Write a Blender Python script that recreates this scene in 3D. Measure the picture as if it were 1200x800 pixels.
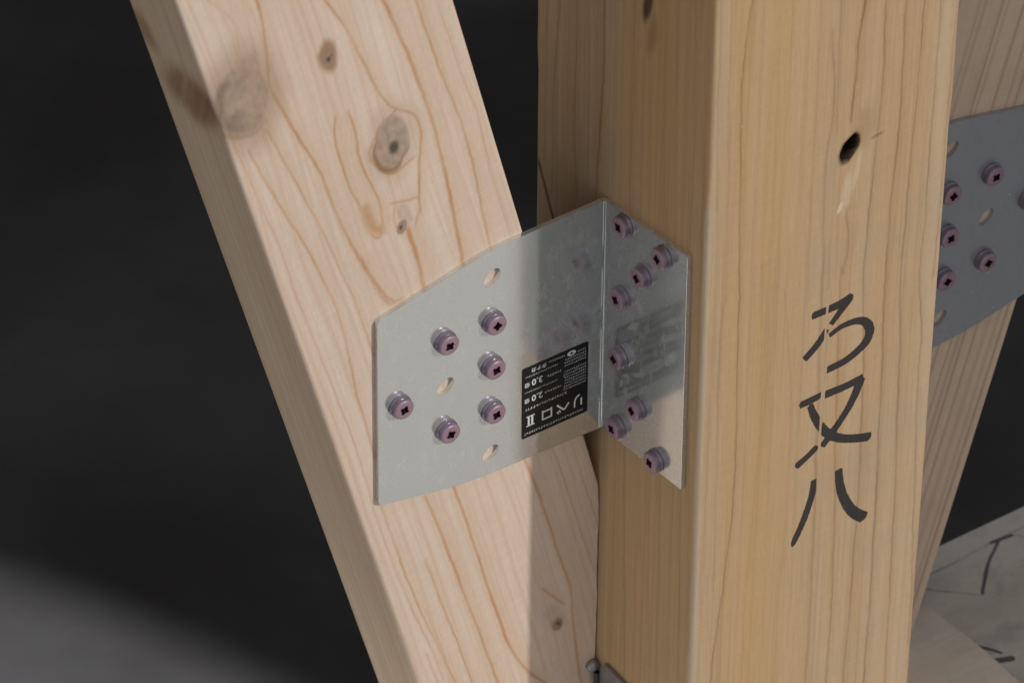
import bpy, bmesh, math, random
import numpy as np
from mathutils import Vector, Matrix
scene = bpy.context.scene
for o in list(bpy.data.objects): bpy.data.objects.remove(o, do_unlink=True)

# ---------------------------------------------------------------- camera (metres; post front-left arris is the z axis)
FLOOR_Z = -.60
WALL_X = 590                     # mm, edge of the wall board that shades everything to the right of the post
cam = bpy.data.objects.new('camera', bpy.data.cameras.new('camera')); scene.collection.objects.link(cam)
R_, U_, F_ = Vector((0.8306216, -0.5568133, 0.0051694)), Vector((0.3589763, 0.5425506, 0.7594569)), Vector((0.4256804, 0.6289656, -0.6505370))
mw = Matrix((R_, U_, -F_)).transposed().to_4x4(); mw.translation = Vector((-.84369, -1.12775, 1.31057)); cam.matrix_world = mw
cam.data.sensor_width = 36; cam.data.lens = 186.904; cam.data.clip_start = .05; cam.data.clip_end = 200
cam.data.dof.use_dof = True; cam.data.dof.focus_distance = 1.888; cam.data.dof.aperture_fstop = 26.0
scene.camera = cam
# ---------------------------------------------------------------- light: even grey room light, low daylight from the right front, cool window high on the left
world = bpy.data.worlds.new('World'); scene.world = world; world.use_nodes = True
bg = world.node_tree.nodes['Background']; bg.inputs[0].default_value = (1.0, 1.0, 1.01, 1); bg.inputs[1].default_value = .53
def aim(o, loc, tgt):
    o.location = loc; o.rotation_euler = (Vector(tgt)-Vector(loc)).to_track_quat('-Z', 'Y').to_euler()
def lamp(name, kind, energy, color, loc, tgt, **kw):
    d = bpy.data.lights.new(name, kind); d.energy = energy; d.color = color
    for k, v in kw.items(): setattr(d, k, v)
    o = bpy.data.objects.new(name, d); scene.collection.objects.link(o); aim(o, loc, tgt); return o
KA, KE = math.radians(28), math.radians(28); kd = Vector((math.sin(KA)*math.cos(KE), -math.cos(KA)*math.cos(KE), math.sin(KE)))
lamp('key_opening', 'AREA', 90, (1.0, .97, .93), Vector((0, .05, .08))+kd*4, (0, .05, .08), shape='SQUARE', size=.12)
lamp('high_window', 'AREA', 6, (.95, .97, 1.0), (-1.7, .9, 1.5), (0, .06, .1), shape='SQUARE', size=.9)
lamp('floor_light', 'SPOT', 165, (.93, .96, .98), (-.458, .356, 1.2), (-.458, .356, -1), spot_size=2*math.atan(.65/1.8), spot_blend=.05, shadow_soft_size=.02)  # added overhead spot; its cone edge draws the lit patch on the floor
vs_ = scene.view_settings; scene.display_settings.display_device = 'sRGB'; vs_.view_transform = 'Standard'; vs_.look = 'None'; vs_.exposure = 0; vs_.gamma = 1; vs_.use_curve_mapping = False
scene.render.engine = 'CYCLES'; scene.cycles.max_bounces = 8; scene.cycles.use_denoising = True

# ---------------------------------------------------------------- growth rings, strokes and fixings measured on each face (mm)
BRACE_LINES = [([(-140.3, 275.0), (-138.8, 266.6), (-137.4, 250.3), (-136.5, 238.0), (-134.2, 231.7), (-126.0, 212.0), (-118.8, 195.2), (-110.4, 168.8), (-101.8, 146.5), (-94.2, 130.1), (-90.0, 124.5)], 1.0, 0.8), ([(-101.8, 147.9), (-96.1, 132.4), (-91.0, 123.5), (-87.7, 123.4)], 1.6, 0.7), ([(-114.8, 264.5), (-107.7, 251.0), (-101.6, 236.5), (-96.8, 223.7), (-94.3, 218.1), (-89.3, 209.2), (-80.4, 201.9), (-77.9, 193.3), (-78.3, 179.6), (-78.5, 165.7), (-77.9, 159.8)], 0.9, 0.75), ([(-88.1, 206.6), (-97.2, 196.9), (-97.9, 189.6), (-89.7, 180.4), (-82.5, 182.8)], 0.9, 0.7), ([(-111.5, 213.4), (-111.7, 203.9), (-107.6, 185.6), (-102.7, 172.3), (-97.1, 156.4), (-93.6, 156.9), (-94.3, 168.5), (-97.4, 178.3), (-102.4, 191.6), (-103.7, 204.5), (-105.8, 212.3)], 0.85, 0.75), ([(-100.4, 169.9), (-97.4, 160.8), (-94.5, 158.0)], 3.6, 0.75), ([(-92.4, 255.2), (-85.2, 236.3), (-80.3, 221.6), (-75.3, 204.5), (-70.2, 183.0), (-66.3, 163.1), (-63.7, 147.7), (-61.1, 129.3)], 1.2, 0.85), ([(-91.1, 254.6), (-78.4, 216.7), (-74.0, 202.6)], 2.4, 0.35), ([(-79.4, 249.8), (-70.0, 217.3), (-62.3, 193.4), (-57.1, 173.0), (-53.1, 151.5), (-49.8, 131.3)], 0.85, 0.7), ([(-70.9, 246.3), (-61.0, 210.7), (-54.5, 190.0), (-49.2, 163.9), (-43.8, 143.0), (-41.7, 133.4)], 0.6, 0.45), ([(-82.8, 152.0), (-80.3, 142.3), (-78.4, 131.4), (-76.8, 123.5)], 1.5, 0.9), ([(-88.5, 167.3), (-83.3, 166.1), (-78.8, 165.1), (-78.4, 160.0), (-79.8, 154.9)], 0.9, 0.7), ([(-88.5, 167.3), (-88.6, 158.9), (-86.1, 153.5)], 0.7, 0.5), ([(-158.9, 282.7), (-150.2, 271.3), (-147.9, 258.7), (-148.9, 253.9)], 0.8, 0.35), ([(-146.2, 280.0), (-144.2, 268.8), (-141.1, 249.2)], 0.8, 0.3), ([(-137.1, 218.2), (-126.5, 190.4), (-118.1, 169.5), (-109.6, 144.4), (-103.4, 124.3), (-97.2, 101.4)], 0.7, 0.6), ([(-144.7, 213.4), (-136.6, 192.1), (-122.2, 159.1), (-111.3, 125.0), (-104.9, 88.3), (-97.6, 52.2), (-94.6, 27.6), (-83.6, -14.7), (-67.5, -63.7), (-62.8, -77.3)], 0.8, 0.65), ([(-150.7, 220.1), (-141.7, 190.2), (-134.7, 169.1), (-126.8, 137.6), (-113.6, 92.5), (-103.2, 52.4), (-92.6, 5.8), (-74.5, -51.7), (-69.9, -67.9)], 0.6, 0.5), ([(-138.1, 152.3), (-124.4, 102.6), (-114.2, 65.4), (-100.5, 9.9), (-86.1, -40.1), (-79.3, -65.6)], 0.6, 0.35), ([(-76.4, 24.8), (-68.8, -0.3), (-59.7, -31.8), (-51.7, -60.3), (-45.0, -84.1)], 1.0, 0.8), ([(-67.4, 34.0), (-64.2, 23.0), (-57.1, -3.3), (-49.1, -34.3), (-41.0, -64.5), (-32.8, -82.8), (-23.2, -95.8)], 1.0, 0.95), ([(-60.9, 32.3), (-55.1, 19.2), (-47.9, -6.5), (-43.9, -28.0)], 0.5, 0.2), ([(-37.7, 32.3), (-32.3, 18.1), (-24.1, -9.6), (-18.6, -30.4), (-12.9, -51.6), (-11.2, -70.9), (-7.8, -97.8), (-6.6, -106.4)], 1.0, 0.75), ([(-24.6, 31.7), (-20.5, 18.1), (-13.6, -6.0), (-5.0, -37.4), (-0.7, -53.3), (2.3, -65.6)], 0.55, 0.55), ([(-15.4, 27.2), (-13.3, 20.3), (-6.9, -3.4), (-0.5, -26.1), (1.6, -31.7)], 0.45, 0.5), ([(-24.4, -47.1), (-21.0, -52.0), (-16.9, -57.2)], 0.9, 0.7), ([(-18.1, -67.3), (-14.5, -78.5), (-10.9, -96.1)], 0.7, 0.3), ([(-76.6, -6.6), (-67.6, -38.2), (-57.1, -76.0)], 0.7, 0.7), ([(-76.7, -30.4), (-71.6, -48.3), (-65.1, -71.7)], 0.6, 0.5), ([(-76.9, -53.1), (-71.7, -69.7)], 0.6, 0.5)]
POST_FRONT_LINES = [([(15.2, 248.3), (13.1, 230.6), (12.4, 213.6), (12.9, 184.0), (14.6, 130.4), (15.1, 103.9), (16.1, 58.6), (16.2, 21.6), (13.8, -7.6), (13.0, -23.1), (10.1, -47.5), (9.2, -64.5)], 0.5, 0.75), ([(6.6, 251.8), (7.2, 208.5), (9.2, 132.9), (7.4, 98.7), (8.8, -8.6)], 0.5, 0.3), ([(2.4, 253.5), (2.6, 210.5), (3.6, 165.8)], 0.5, 0.4), ([(63.0, 228.5), (61.7, 214.5), (60.8, 192.9), (59.8, 179.9)], 0.75, 0.95), ([(71.9, 224.8), (73.0, 195.0), (72.2, 173.1), (71.4, 150.7), (70.4, 129.6), (69.7, 105.0), (71.4, 77.4), (72.6, 49.5), (73.6, 11.7), (73.3, -41.9), (72.2, -98.4)], 0.55, 0.7), ([(80.8, 221.1), (81.3, 191.5), (81.3, 158.5), (80.0, 131.5), (79.8, 100.4), (80.3, 73.2), (81.2, 45.4), (81.8, 7.7), (82.5, -46.6), (82.2, -103.8)], 0.6, 0.75), ([(89.1, 217.7), (88.4, 173.5), (87.4, 134.4), (86.8, 97.1), (88.3, 69.4), (89.2, 41.5), (91.2, -16.1), (91.7, -51.4), (92.7, -109.5)], 0.5, 0.7), ([(96.6, 214.5), (96.1, 170.2), (96.0, 118.1), (95.5, 93.1), (98.1, 64.8), (98.3, 37.1), (102.0, -56.7), (103.3, -115.2)], 0.5, 0.6), ([(104.2, 211.4), (102.9, 189.8), (102.8, 139.9), (101.8, 90.2)], 0.5, 0.5), ([(49.8, 219.5), (52.2, 189.1), (50.0, 163.2), (51.2, 113.5), (51.6, 92.1), (51.8, 77.6), (53.1, 21.9), (54.1, -32.0), (54.1, -88.7)], 0.8, 0.45), ([(60.3, 137.3), (61.8, 124.2), (60.4, 109.3), (59.4, 109.8), (60.7, 55.2), (62.0, 17.5), (64.1, -37.2), (63.9, -94.0)], 0.5, 0.65), ([(52.7, 232.7), (53.2, 210.8), (53.7, 176.6)], 0.6, 0.4), ([(35.0, 110.4), (39.7, 65.3), (40.4, 17.0), (39.7, -24.6)], 0.5, 0.25), ([(24.4, 125.9), (26.8, 53.4), (23.8, -16.3)], 0.5, 0.22), ([(73.9, 146.6), (79.4, 153.3), (76.7, 154.2)], 0.3, 0.1)]
POST_LEFT_LINES = [([(90.5, 197.8), (92.1, 175.8), (93.7, 153.5), (93.9, 109.7)], 0.8, 0.5), ([(79.8, 204.5), (80.1, 176.4), (80.5, 147.7), (78.8, 119.8)], 0.8, 0.5), ([(98.4, 192.9), (98.8, 157.3), (99.2, 120.8)], 0.7, 0.3), ([(63.5, 214.7), (63.5, 180.1), (66.2, 134.2), (66.5, 122.3)], 0.8, 0.75), ([(45.7, 225.9), (45.2, 185.0), (45.9, 147.8), (45.4, 133.7)], 0.6, 0.45), ([(73.1, 208.7), (72.0, 167.5), (72.1, 130.2)], 1.2, 0.25), ([(36.6, 209.9), (35.0, 177.7), (34.1, 135.6)], 0.5, 0.3), ([(28.2, 236.8), (27.0, 183.0), (24.0, 133.9)], 0.5, 0.3), ([(21.0, 241.4), (19.6, 187.8), (18.1, 133.6)], 0.5, 0.3), ([(11.1, 247.6), (9.5, 194.5), (9.8, 139.4)], 0.6, 0.35), ([(45.6, 22.4), (44.6, -8.4), (43.0, -50.2), (41.8, -93.5)], 0.6, 0.5), ([(35.2, 14.6), (33.8, -23.5)], 0.4, 0.2), ([(23.4, 23.5), (21.5, -22.5), (20.7, -76.4)], 0.6, 0.35), ([(11.1, 48.1), (9.1, -12.8), (7.4, -65.6)], 0.7, 0.4), ([(29.3, 3.3), (26.1, -80.8)], 0.6, 0.25), ([(17.5, 43.3), (13.4, -70.4)], 0.5, 0.25), ([(6.0, 51.9), (1.5, -60.8)], 0.5, 0.3)]
INK_STROKES = [([(47.9, 95.3), (53.5, 95.2), (59.8, 95.3), (64.7, 96.3)], [1.73, 1.82, 1.95, 2.08]), ([(64.0, 95.9), (60.7, 92.2), (56.4, 87.6)], [1.95, 1.73, 1.39]), ([(54.4, 85.9), (50.8, 80.9), (45.3, 76.3)], [1.52, 1.86, 1.73]), ([(56.0, 82.5), (61.2, 84.2), (67.6, 83.8), (72.0, 81.2), (74.1, 76.6), (72.9, 71.9), (69.2, 69.1), (63.6, 66.9), (55.8, 66.4)], [1.21, 1.39, 1.56, 1.82, 2.16, 2.25, 1.95, 1.86, 1.73]), ([(44.7, 55.1), (49.3, 55.1), (53.9, 55.6)], [1.73, 1.82, 1.47]), ([(55.7, 54.7), (64.3, 54.4), (72.2, 54.8)], [1.95, 1.82, 1.99]), ([(71.5, 54.4), (69.3, 48.5), (66.4, 43.0), (63.6, 39.2), (60.5, 35.5), (55.5, 30.0)], [2.16, 2.08, 1.9, 1.82, 1.9, 1.73]), ([(53.0, 30.8), (48.7, 28.1), (44.4, 25.9)], [1.65, 1.6, 1.82]), ([(48.8, 52.8), (51.0, 46.9), (54.4, 39.9), (58.9, 33.7), (65.0, 29.1), (71.7, 26.0), (77.2, 24.1)], [1.39, 1.69, 1.86, 1.95, 1.9, 1.95, 2.12]), ([(52.4, 15.0), (52.0, 7.8), (49.0, -2.3), (45.3, -10.8), (44.4, -13.5)], [1.39, 1.65, 1.73, 1.56, 0.69]), ([(63.7, 14.5), (65.1, 4.9), (68.1, -3.8), (72.2, -10.8), (77.1, -15.7)], [1.73, 1.99, 2.12, 2.29, 2.51])]
INK_GAP = [(54.7, 104.1), (54.4, 96.3), (54.2, 82.5), (54.3, 56.3), (54.3, 42.0), (54.4, 25.4)]
MAIN_SCREWS = [(-49.6, 97.6), (-69.7, 97.8), (-49.9, 77.1), (-88.8, 77.2), (-69.3, 56.3), (-49.8, 56.1)]
MAIN_HOLES = [(-49.7, 117.6), (-69.4, 76.5), (-50.1, 35.4)]
FLAP_SCREWS = [(45.0, 128.9), (21.4, 130.7), (33.3, 113.7), (45.6, 95.3), (46.0, 67.2), (34.2, 51.4), (46.4, 33.7), (22.4, 35.2)]

# ---------------------------------------------------------------- helpers
def link(o): bpy.context.scene.collection.objects.link(o); return o
def mesh_obj(name, verts, faces, mat, parent=None, smooth=False):
    me = bpy.data.meshes.new(name); me.from_pydata(verts, [], faces); me.update()
    me.materials.append(mat)
    if smooth: me.polygons.foreach_set('use_smooth', [True]*len(me.polygons))
    o = link(bpy.data.objects.new(name, me))
    if parent: o.parent = parent
    return o
def bm_obj(name, bm, mat, parent=None, smooth=False):
    me = bpy.data.meshes.new(name); bm.normal_update(); bm.to_mesh(me); bm.free()
    me.materials.append(mat)
    if smooth: me.polygons.foreach_set('use_smooth', [True]*len(me.polygons))
    o = link(bpy.data.objects.new(name, me))
    if parent: o.parent = parent
    return o
def tag(o, label=None, cat=None, group=None, kind=None):
    if label: o['label'] = label
    if cat: o['category'] = cat
    if group: o['group'] = group
    if kind: o['kind'] = kind
    return o
def empty(name, loc): 
    o = link(bpy.data.objects.new(name, None)); o.location = loc; o.empty_display_size = .02; return o
def sine_noise(x, seed, n=6, f0=1.0):
    r = np.random.RandomState(seed); y = np.zeros_like(x)
    for i in range(n):
        y += np.sin(x*f0*(1.7**i)*r.uniform(.8,1.2) + r.uniform(0, 6.28))/(1.5**i)
    return y/2.2
def smooth01(t): t = np.clip(t, 0, 1); return t*t*(3-2*t)
def spline(pts, n=6):
    P = [np.array(q, float) for q in pts]
    if len(P) < 3: return np.array(P)
    P = [2*P[0]-P[1]] + P + [2*P[-1]-P[-2]]; out = []
    for i in range(1, len(P)-2):
        for k in range(n):
            t = k/n
            out.append(.5*((2*P[i]) + (-P[i-1]+P[i+1])*t + (2*P[i-1]-5*P[i]+4*P[i+1]-P[i+2])*t*t + (-P[i-1]+3*P[i]-3*P[i+1]+P[i+2])*t**3))
    out.append(P[-2]); return np.array(out)
def seg_dist(pts, A, B, wa=0., wb=0.):
    d = B-A; L2 = max(d@d, 1e-9); q = pts-A
    t = np.clip((q@d)/L2, 0, 1); r = q-t[:, None]*d
    return np.hypot(r[:, 0], r[:, 1])-(wa+(wb-wa)*t), (d[0]*q[:, 1]-d[1]*q[:, 0]), t
def line_field(pts, lines, seed=0, soft=.30, wid=1.2):
    """latewood strength of the traced growth rings at each 2-D point (mm)"""
    out = np.zeros(len(pts)); rng = np.random.RandomState(seed)
    pts = pts+np.stack([.30*sine_noise(pts[:, 1], seed+71, 5, .12)+.12*sine_noise(pts[:, 1]+pts[:, 0]*.6, seed+72, 4, .7), 0*pts[:, 1]], 1)
    for (poly, h, s) in lines:
        h = h*wid
        poly = [np.array(k, float) for k in poly]              # run the ring on a little past the traced ends, fading out
        e0 = poly[0]-poly[1]; e1 = poly[-1]-poly[-2]
        poly = [poly[0]+e0/np.hypot(*e0)*5]+poly+[poly[-1]+e1/np.hypot(*e1)*5]
        sp = spline(poly); lo = sp.min(0)-7*h-1; hi = sp.max(0)+7*h+1
        m = np.where(((pts > lo) & (pts < hi)).all(1))[0]
        if not len(m): continue
        q = pts[m]; best = np.full(len(m), 1e9); side = np.zeros(len(m)); al = np.zeros(len(m)); cum = np.concatenate([[0], np.cumsum(np.hypot(*np.diff(sp, axis=0).T))])
        for i in range(len(sp)-1):
            d, c, tt = seg_dist(q, sp[i], sp[i+1]); k = d < best
            best[k] = d[k]; side[k] = c[k]; al[k] = cum[i]+tt[k]*(cum[i+1]-cum[i])
        wob = 1+.30*sine_noise(q[:, 1], rng.randint(9999), 7, .07)
        core = np.exp(-(best/(h*.62))**2)
        tail = np.exp(-(best/(h*3.3))**2)*soft*(side > 0)
        tail2 = np.exp(-(best/(h*1.2))**2)*.25
        ends = smooth01(al/5)*smooth01((cum[-1]-al)/5)
        out[m] = np.maximum(out[m], np.clip(ends*s*wob*np.maximum(core, np.maximum(tail, tail2)), 0, 1))
    return out
def stripes(c, along, seed, spacing, h, s):
    """plain straight growth rings for faces the photograph hides or shows only faintly"""
    rng = np.random.RandomState(seed); out = np.zeros_like(c); lo, hi = c.min(), c.max()
    x = lo+rng.uniform(0, spacing)
    while x < hi:
        cx = x+sine_noise(along, rng.randint(9999), 3, .006)*1.5
        out = np.maximum(out, np.exp(-((c-cx)/(h*rng.uniform(.6, 1.4)))**2)*s*rng.uniform(.4, 1.1))
        x += spacing*rng.uniform(.5, 1.6)
    return out
def knot_field(pts, cx, cz, a, b, ang, seed):
    """normalised radius of a knot (1 on its rim)"""
    ca, sa = math.cos(ang), math.sin(ang); dx, dz = pts[:, 0]-cx, pts[:, 1]-cz
    u = (dx*ca+dz*sa)/a; v = (-dx*sa+dz*ca)/b; th = np.arctan2(v, u)
    return np.hypot(u, v)/(1+.10*sine_noise(np.cos(th)*2+np.sin(th)*3, seed, 3, 1.0))
def band(t, lo, hi, w): return smooth01((t-lo)/w+.5)*(1-smooth01((t-hi)/w+.5))

def timber(name, W, D, zs, rad, mat, fine, coarse=8.):
    """rectangular timber, local x 0..W, y 0..D, z along zs; rounded arrises; `fine` = spacing per side
       (front y=0, left x=0, back, right). Returns object and coordinate arrays in mm (side code per vertex)."""
    nz = len(zs); r = rad if callable(rad) else (lambda z: np.full_like(z, rad)); rz = r(zs)
    cols = []; side = []
    def edge(p0, p1, c0, c1, sp, code):      # straight run, inset by the radius at both ends
        n = max(2, int(abs(p1[0]-p0[0]+p1[1]-p0[1])/sp))
        d = np.sign(np.array([p1[0]-p0[0], p1[1]-p0[1]]))
        for k in range(n+1):
            t = k/n
            x = p0[0]+d[0]*rz+(p1[0]-p0[0]-2*d[0]*rz)*t; y = p0[1]+d[1]*rz+(p1[1]-p0[1]-2*d[1]*rz)*t
            cols.append((x, y)); side.append(code)
    def arc(cx, cy, a0, code):
        for k in (1, 2, 3):
            a = a0+math.pi/2*k/4
            sx = 1 if cx == 0 else -1; sy = 1 if cy == 0 else -1
            cols.append((cx+sx*rz+rz*math.cos(a), cy+sy*rz+rz*math.sin(a))); side.append(code)
    edge((0, 0), (W, 0), 0, 0, fine[0], 0); arc(W, 0, -math.pi/2, 4)
    edge((W, 0), (W, D), 0, 0, fine[3], 3); arc(W, D, 0, 4)
    edge((W, D), (0, D), 0, 0, fine[2], 2); arc(0, D, math.pi/2, 4)
    edge((0, D), (0, 0), 0, 0, fine[1], 1); arc(0, 0, math.pi, 5)
    nc = len(cols)
    X = np.stack([c[0] for c in cols], 1); Y = np.stack([c[1] for c in cols], 1)   # nz x nc
    Zc = np.repeat(zs[:, None], nc, 1); S = np.repeat(np.array(side)[None], nz, 0)
    return X.ravel(), Y.ravel(), Zc.ravel(), S.ravel(), nz, nc
def build_timber(name, X, Y, Z, nz, nc, attrs, mat):
    me = bpy.data.meshes.new(name); nv = nz*nc
    me.vertices.add(nv)
    me.vertices.foreach_set('co', (np.stack([X, Y, Z], 1)*.001).astype(np.float32).ravel())
    i = np.arange(nz-1)[:, None]*nc; j = np.arange(nc)[None]; jn = (j+1) % nc
    q = np.stack([i+j, i+jn, i+nc+jn, i+nc+j], -1).reshape(-1)
    loops = np.concatenate([q, np.arange(nc)[::-1], (nz-1)*nc+np.arange(nc)]); nq = (nz-1)*nc
    me.loops.add(len(loops)); me.loops.foreach_set('vertex_index', loops.astype(np.int32))
    me.polygons.add(nq+2)
    st = np.concatenate([np.arange(nq)*4, [nq*4, nq*4+nc]]).astype(np.int32)
    me.polygons.foreach_set('loop_start', st)
    me.polygons.foreach_set('use_smooth', np.concatenate([np.ones(nq, bool), [False, False]]))
    me.update(calc_edges=True); me.validate()
    for k, v in attrs.items():
        a = me.attributes.new(k, 'FLOAT', 'POINT'); a.data.foreach_set('value', v.astype(np.float32))
    me.materials.append(mat)
    return link(bpy.data.objects.new(name, me))

# ---------------------------------------------------------------- materials
def new_mat(name):
    m = bpy.data.materials.new(name); m.use_nodes = True; nt = m.node_tree; nt.nodes.clear()
    out = nt.nodes.new('ShaderNodeOutputMaterial'); return m, nt, out
class NT:
    def __init__(s, nt): s.nt = nt
    def n(s, t, **kw):
        x = s.nt.nodes.new(t)
        for k, v in kw.items(): setattr(x, k, v)
        return x
    def l(s, a, b): s.nt.links.new(a, b)
    def attr(s, name): return s.n('ShaderNodeAttribute', attribute_name=name).outputs['Fac']
    def math(s, op, a, b=None, clamp=False):
        x = s.n('ShaderNodeMath', operation=op, use_clamp=clamp)
        for i, v in enumerate((a, b)):
            if v is None: continue
            if isinstance(v, (int, float)): x.inputs[i].default_value = v
            else: s.l(v, x.inputs[i])
        return x.outputs[0]
    def mix(s, f, a, b, mode='MIX'):
        x = s.n('ShaderNodeMix', data_type='RGBA', blend_type=mode)
        for sock, v in ((x.inputs['Factor'], f), (x.inputs['A'], a), (x.inputs['B'], b)):
            if isinstance(v, (int, float)): sock.default_value = v
            elif isinstance(v, tuple): sock.default_value = (*v, 1)
            else: s.l(v, sock)
        return x.outputs['Result']
    def noise(s, scale, detail=3., vec=None, rough=.55, sc=(1, 1, 1)):
        mp = s.n('ShaderNodeMapping'); mp.inputs['Scale'].default_value = sc
        if vec is None: vec = s.n('ShaderNodeTexCoord').outputs['Object']
        s.l(vec, mp.inputs['Vector'])
        x = s.n('ShaderNodeTexNoise'); x.inputs['Scale'].default_value = scale; x.inputs['Detail'].default_value = detail
        x.inputs['Roughness'].default_value = rough; s.l(mp.outputs[0], x.inputs['Vector']); return x.outputs['Fac']
    def ramp(s, f, lo, hi):
        x = s.n('ShaderNodeMapRange'); x.inputs['From Min'].default_value = lo; x.inputs['From Max'].default_value = hi
        s.l(f, x.inputs['Value']); return x.outputs[0]

def wood(name, early, early2, late, knot=(.20, .17, .145), ring=(.20, .11, .055), dark=(.018, .013, .010), ink=False,
         grime=(.30, .26, .22), grime_amt=.25, fibre=.07, ring_gain=1.0, thin_amt=.16, gold=(.505, .315, .142)):
    m, nt, out = new_mat(name); g = NT(nt)
    fib = g.noise(1, 4, sc=(1500, 1500, 45)); bandn = g.noise(1, 3, sc=(85, 85, 2.2)); blot = g.noise(22, 4); flk = g.noise(1, 2, sc=(900, 900, 260))
    thin = g.noise(1, 2, sc=(420, 420, 5))
    col = g.mix(g.ramp(bandn, .32, .68), early, early2)
    col = g.mix(g.math('MULTIPLY', g.ramp(blot, .5, .78), grime_amt), col, grime)
    lt = g.math('MULTIPLY', g.attr('late'), g.math('ADD', g.math('MULTIPLY', fib, 1.1), .42))
    lt = g.math('MULTIPLY', lt, ring_gain, clamp=True)
    thinm = g.math('MULTIPLY', g.ramp(thin, .5, .85), thin_amt)
    col = g.mix(g.math('MULTIPLY', g.attr('tone'), .75), col, gold)
    col = g.mix(thinm, col, late)
    chat = g.noise(1, 2, sc=(55, 55, 1100)); col = g.mix(1.0, col, g.mix(chat, (.94, .94, .94), (1.06, 1.06, 1.06)), 'MULTIPLY')
    vo = g.n('ShaderNodeTexVoronoi'); vo.inputs['Scale'].default_value = 120; g.l(g.n('ShaderNodeTexCoord').outputs['Object'], vo.inputs['Vector'])
    col = g.mix(g.math('MULTIPLY', g.math('LESS_THAN', vo.outputs['Distance'], g.math('MULTIPLY', g.ramp(g.noise(1, 2, sc=(45, 45, 45)), .56, .80), .09)), .7), col, (.72, .68, .60))
    col = g.mix(lt, col, late)
    col = g.mix(g.attr('pale'), col, (.74, .66, .54))
    fm = g.mix(fib, (1-fibre*1.6,)*3, (1+fibre*1.6,)*3)
    col = g.mix(1.0, col, fm, 'MULTIPLY')
    fk = g.mix(flk, (.93, .93, .93), (1.07, 1.07, 1.07)); col = g.mix(1.0, col, fk, 'MULTIPLY')
    kn = g.noise(1, 5, sc=(420, 420, 300))
    col = g.mix(g.attr('kring'), col, ring)
    kc = g.mix(g.ramp(kn, .3, .7), tuple(.62*c for c in knot), tuple(1.45*c for c in knot))
    col = g.mix(g.attr('knot'), col, kc)
    col = g.mix(g.attr('kdark'), col, dark)
    rough = .62
    b = g.n('ShaderNodeBsdfPrincipled')
    if ink:
        d = g.math('ADD', g.attr('ink'), g.math('MULTIPLY', g.math('SUBTRACT', g.noise(1, 3, sc=(1300, 1300, 260)), .5), .75))
        im = g.ramp(d, -.09, .13)
        im = g.math('MULTIPLY', im, g.math('ADD', .91, g.math('MULTIPLY', fib, .10)))
        col = g.mix(im, col, (.021, .022, .026))
    g.l(col, b.inputs['Base Color']); b.inputs['Roughness'].default_value = rough
    b.inputs['Specular IOR Level'].default_value = .28
    hgt = g.math('ADD', g.math('MULTIPLY', fib, .5), g.math('MULTIPLY', g.attr('late'), .5))
    bp = g.n('ShaderNodeBump'); bp.inputs['Strength'].default_value = .35; bp.inputs['Distance'].default_value = .00025
    g.l(hgt, bp.inputs['Height']); g.l(bp.outputs[0], b.inputs['Normal']); g.l(b.outputs[0], out.inputs[0])
    return m

def steel(name, base=(.90, .92, .91), gloss=(.67, .70, .705), fac=.82, rough=.135, dust=0.):
    m, nt, out = new_mat(name); g = NT(nt)
    mot = g.noise(1, 5, sc=(70, 70, 70)); spang = g.noise(1, 2, sc=(420, 420, 420)); smear = g.noise(1, 4, sc=(240, 240, 130))
    col = g.mix(g.ramp(mot, .3, .7), tuple(c*.95 for c in base), tuple(c*1.03 for c in base))
    sm = g.math('MULTIPLY', g.ramp(smear, .54, .80), .38)
    col = g.mix(sm, col, (.30, .29, .27))
    mp_ = g.n('ShaderNodeMapping'); mp_.inputs['Rotation'].default_value = (0, .6, 0); g.l(g.n('ShaderNodeTexCoord').outputs['Object'], mp_.inputs['Vector'])
    scr = g.math('MULTIPLY', g.ramp(g.noise(1, 2, vec=mp_.outputs[0], sc=(1100, 1100, 22)), .66, .76), .2)
    col = g.mix(scr, col, (.42, .42, .41))
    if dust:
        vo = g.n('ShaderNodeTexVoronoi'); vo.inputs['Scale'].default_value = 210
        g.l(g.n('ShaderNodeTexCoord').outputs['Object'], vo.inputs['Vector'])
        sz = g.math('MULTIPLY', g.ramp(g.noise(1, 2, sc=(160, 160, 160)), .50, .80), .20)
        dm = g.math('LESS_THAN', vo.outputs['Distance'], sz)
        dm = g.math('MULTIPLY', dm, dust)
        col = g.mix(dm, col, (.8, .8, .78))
    dif = g.n('ShaderNodeBsdfDiffuse'); g.l(col, dif.inputs['Color'])
    gl = g.n('ShaderNodeBsdfGlossy'); gl.inputs['Color'].default_value = (*gloss, 1)
    rr = g.math('ADD', rough-.03, g.math('MULTIPLY', spang, .06)); g.l(rr, gl.inputs['Roughness'])
    bp = g.n('ShaderNodeBump'); bp.inputs['Strength'].default_value = .03; bp.inputs['Distance'].default_value = .0002
    g.l(g.noise(1, 3, sc=(120, 120, 120)), bp.inputs['Height']); g.l(bp.outputs[0], gl.inputs['Normal'])
    mx = g.n('ShaderNodeMixShader')
    f = g.math('SUBTRACT', fac, g.math('ADD', g.math('MULTIPLY', sm, .5), g.math('MULTIPLY', scr, .5)))
    if dust: f = g.math('SUBTRACT', f, g.math('MULTIPLY', dm, .4))
    g.l(f, mx.inputs[0]); g.l(dif.outputs[0], mx.inputs[1]); g.l(gl.outputs[0], mx.inputs[2]); g.l(mx.outputs[0], out.inputs[0])
    return m
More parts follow.
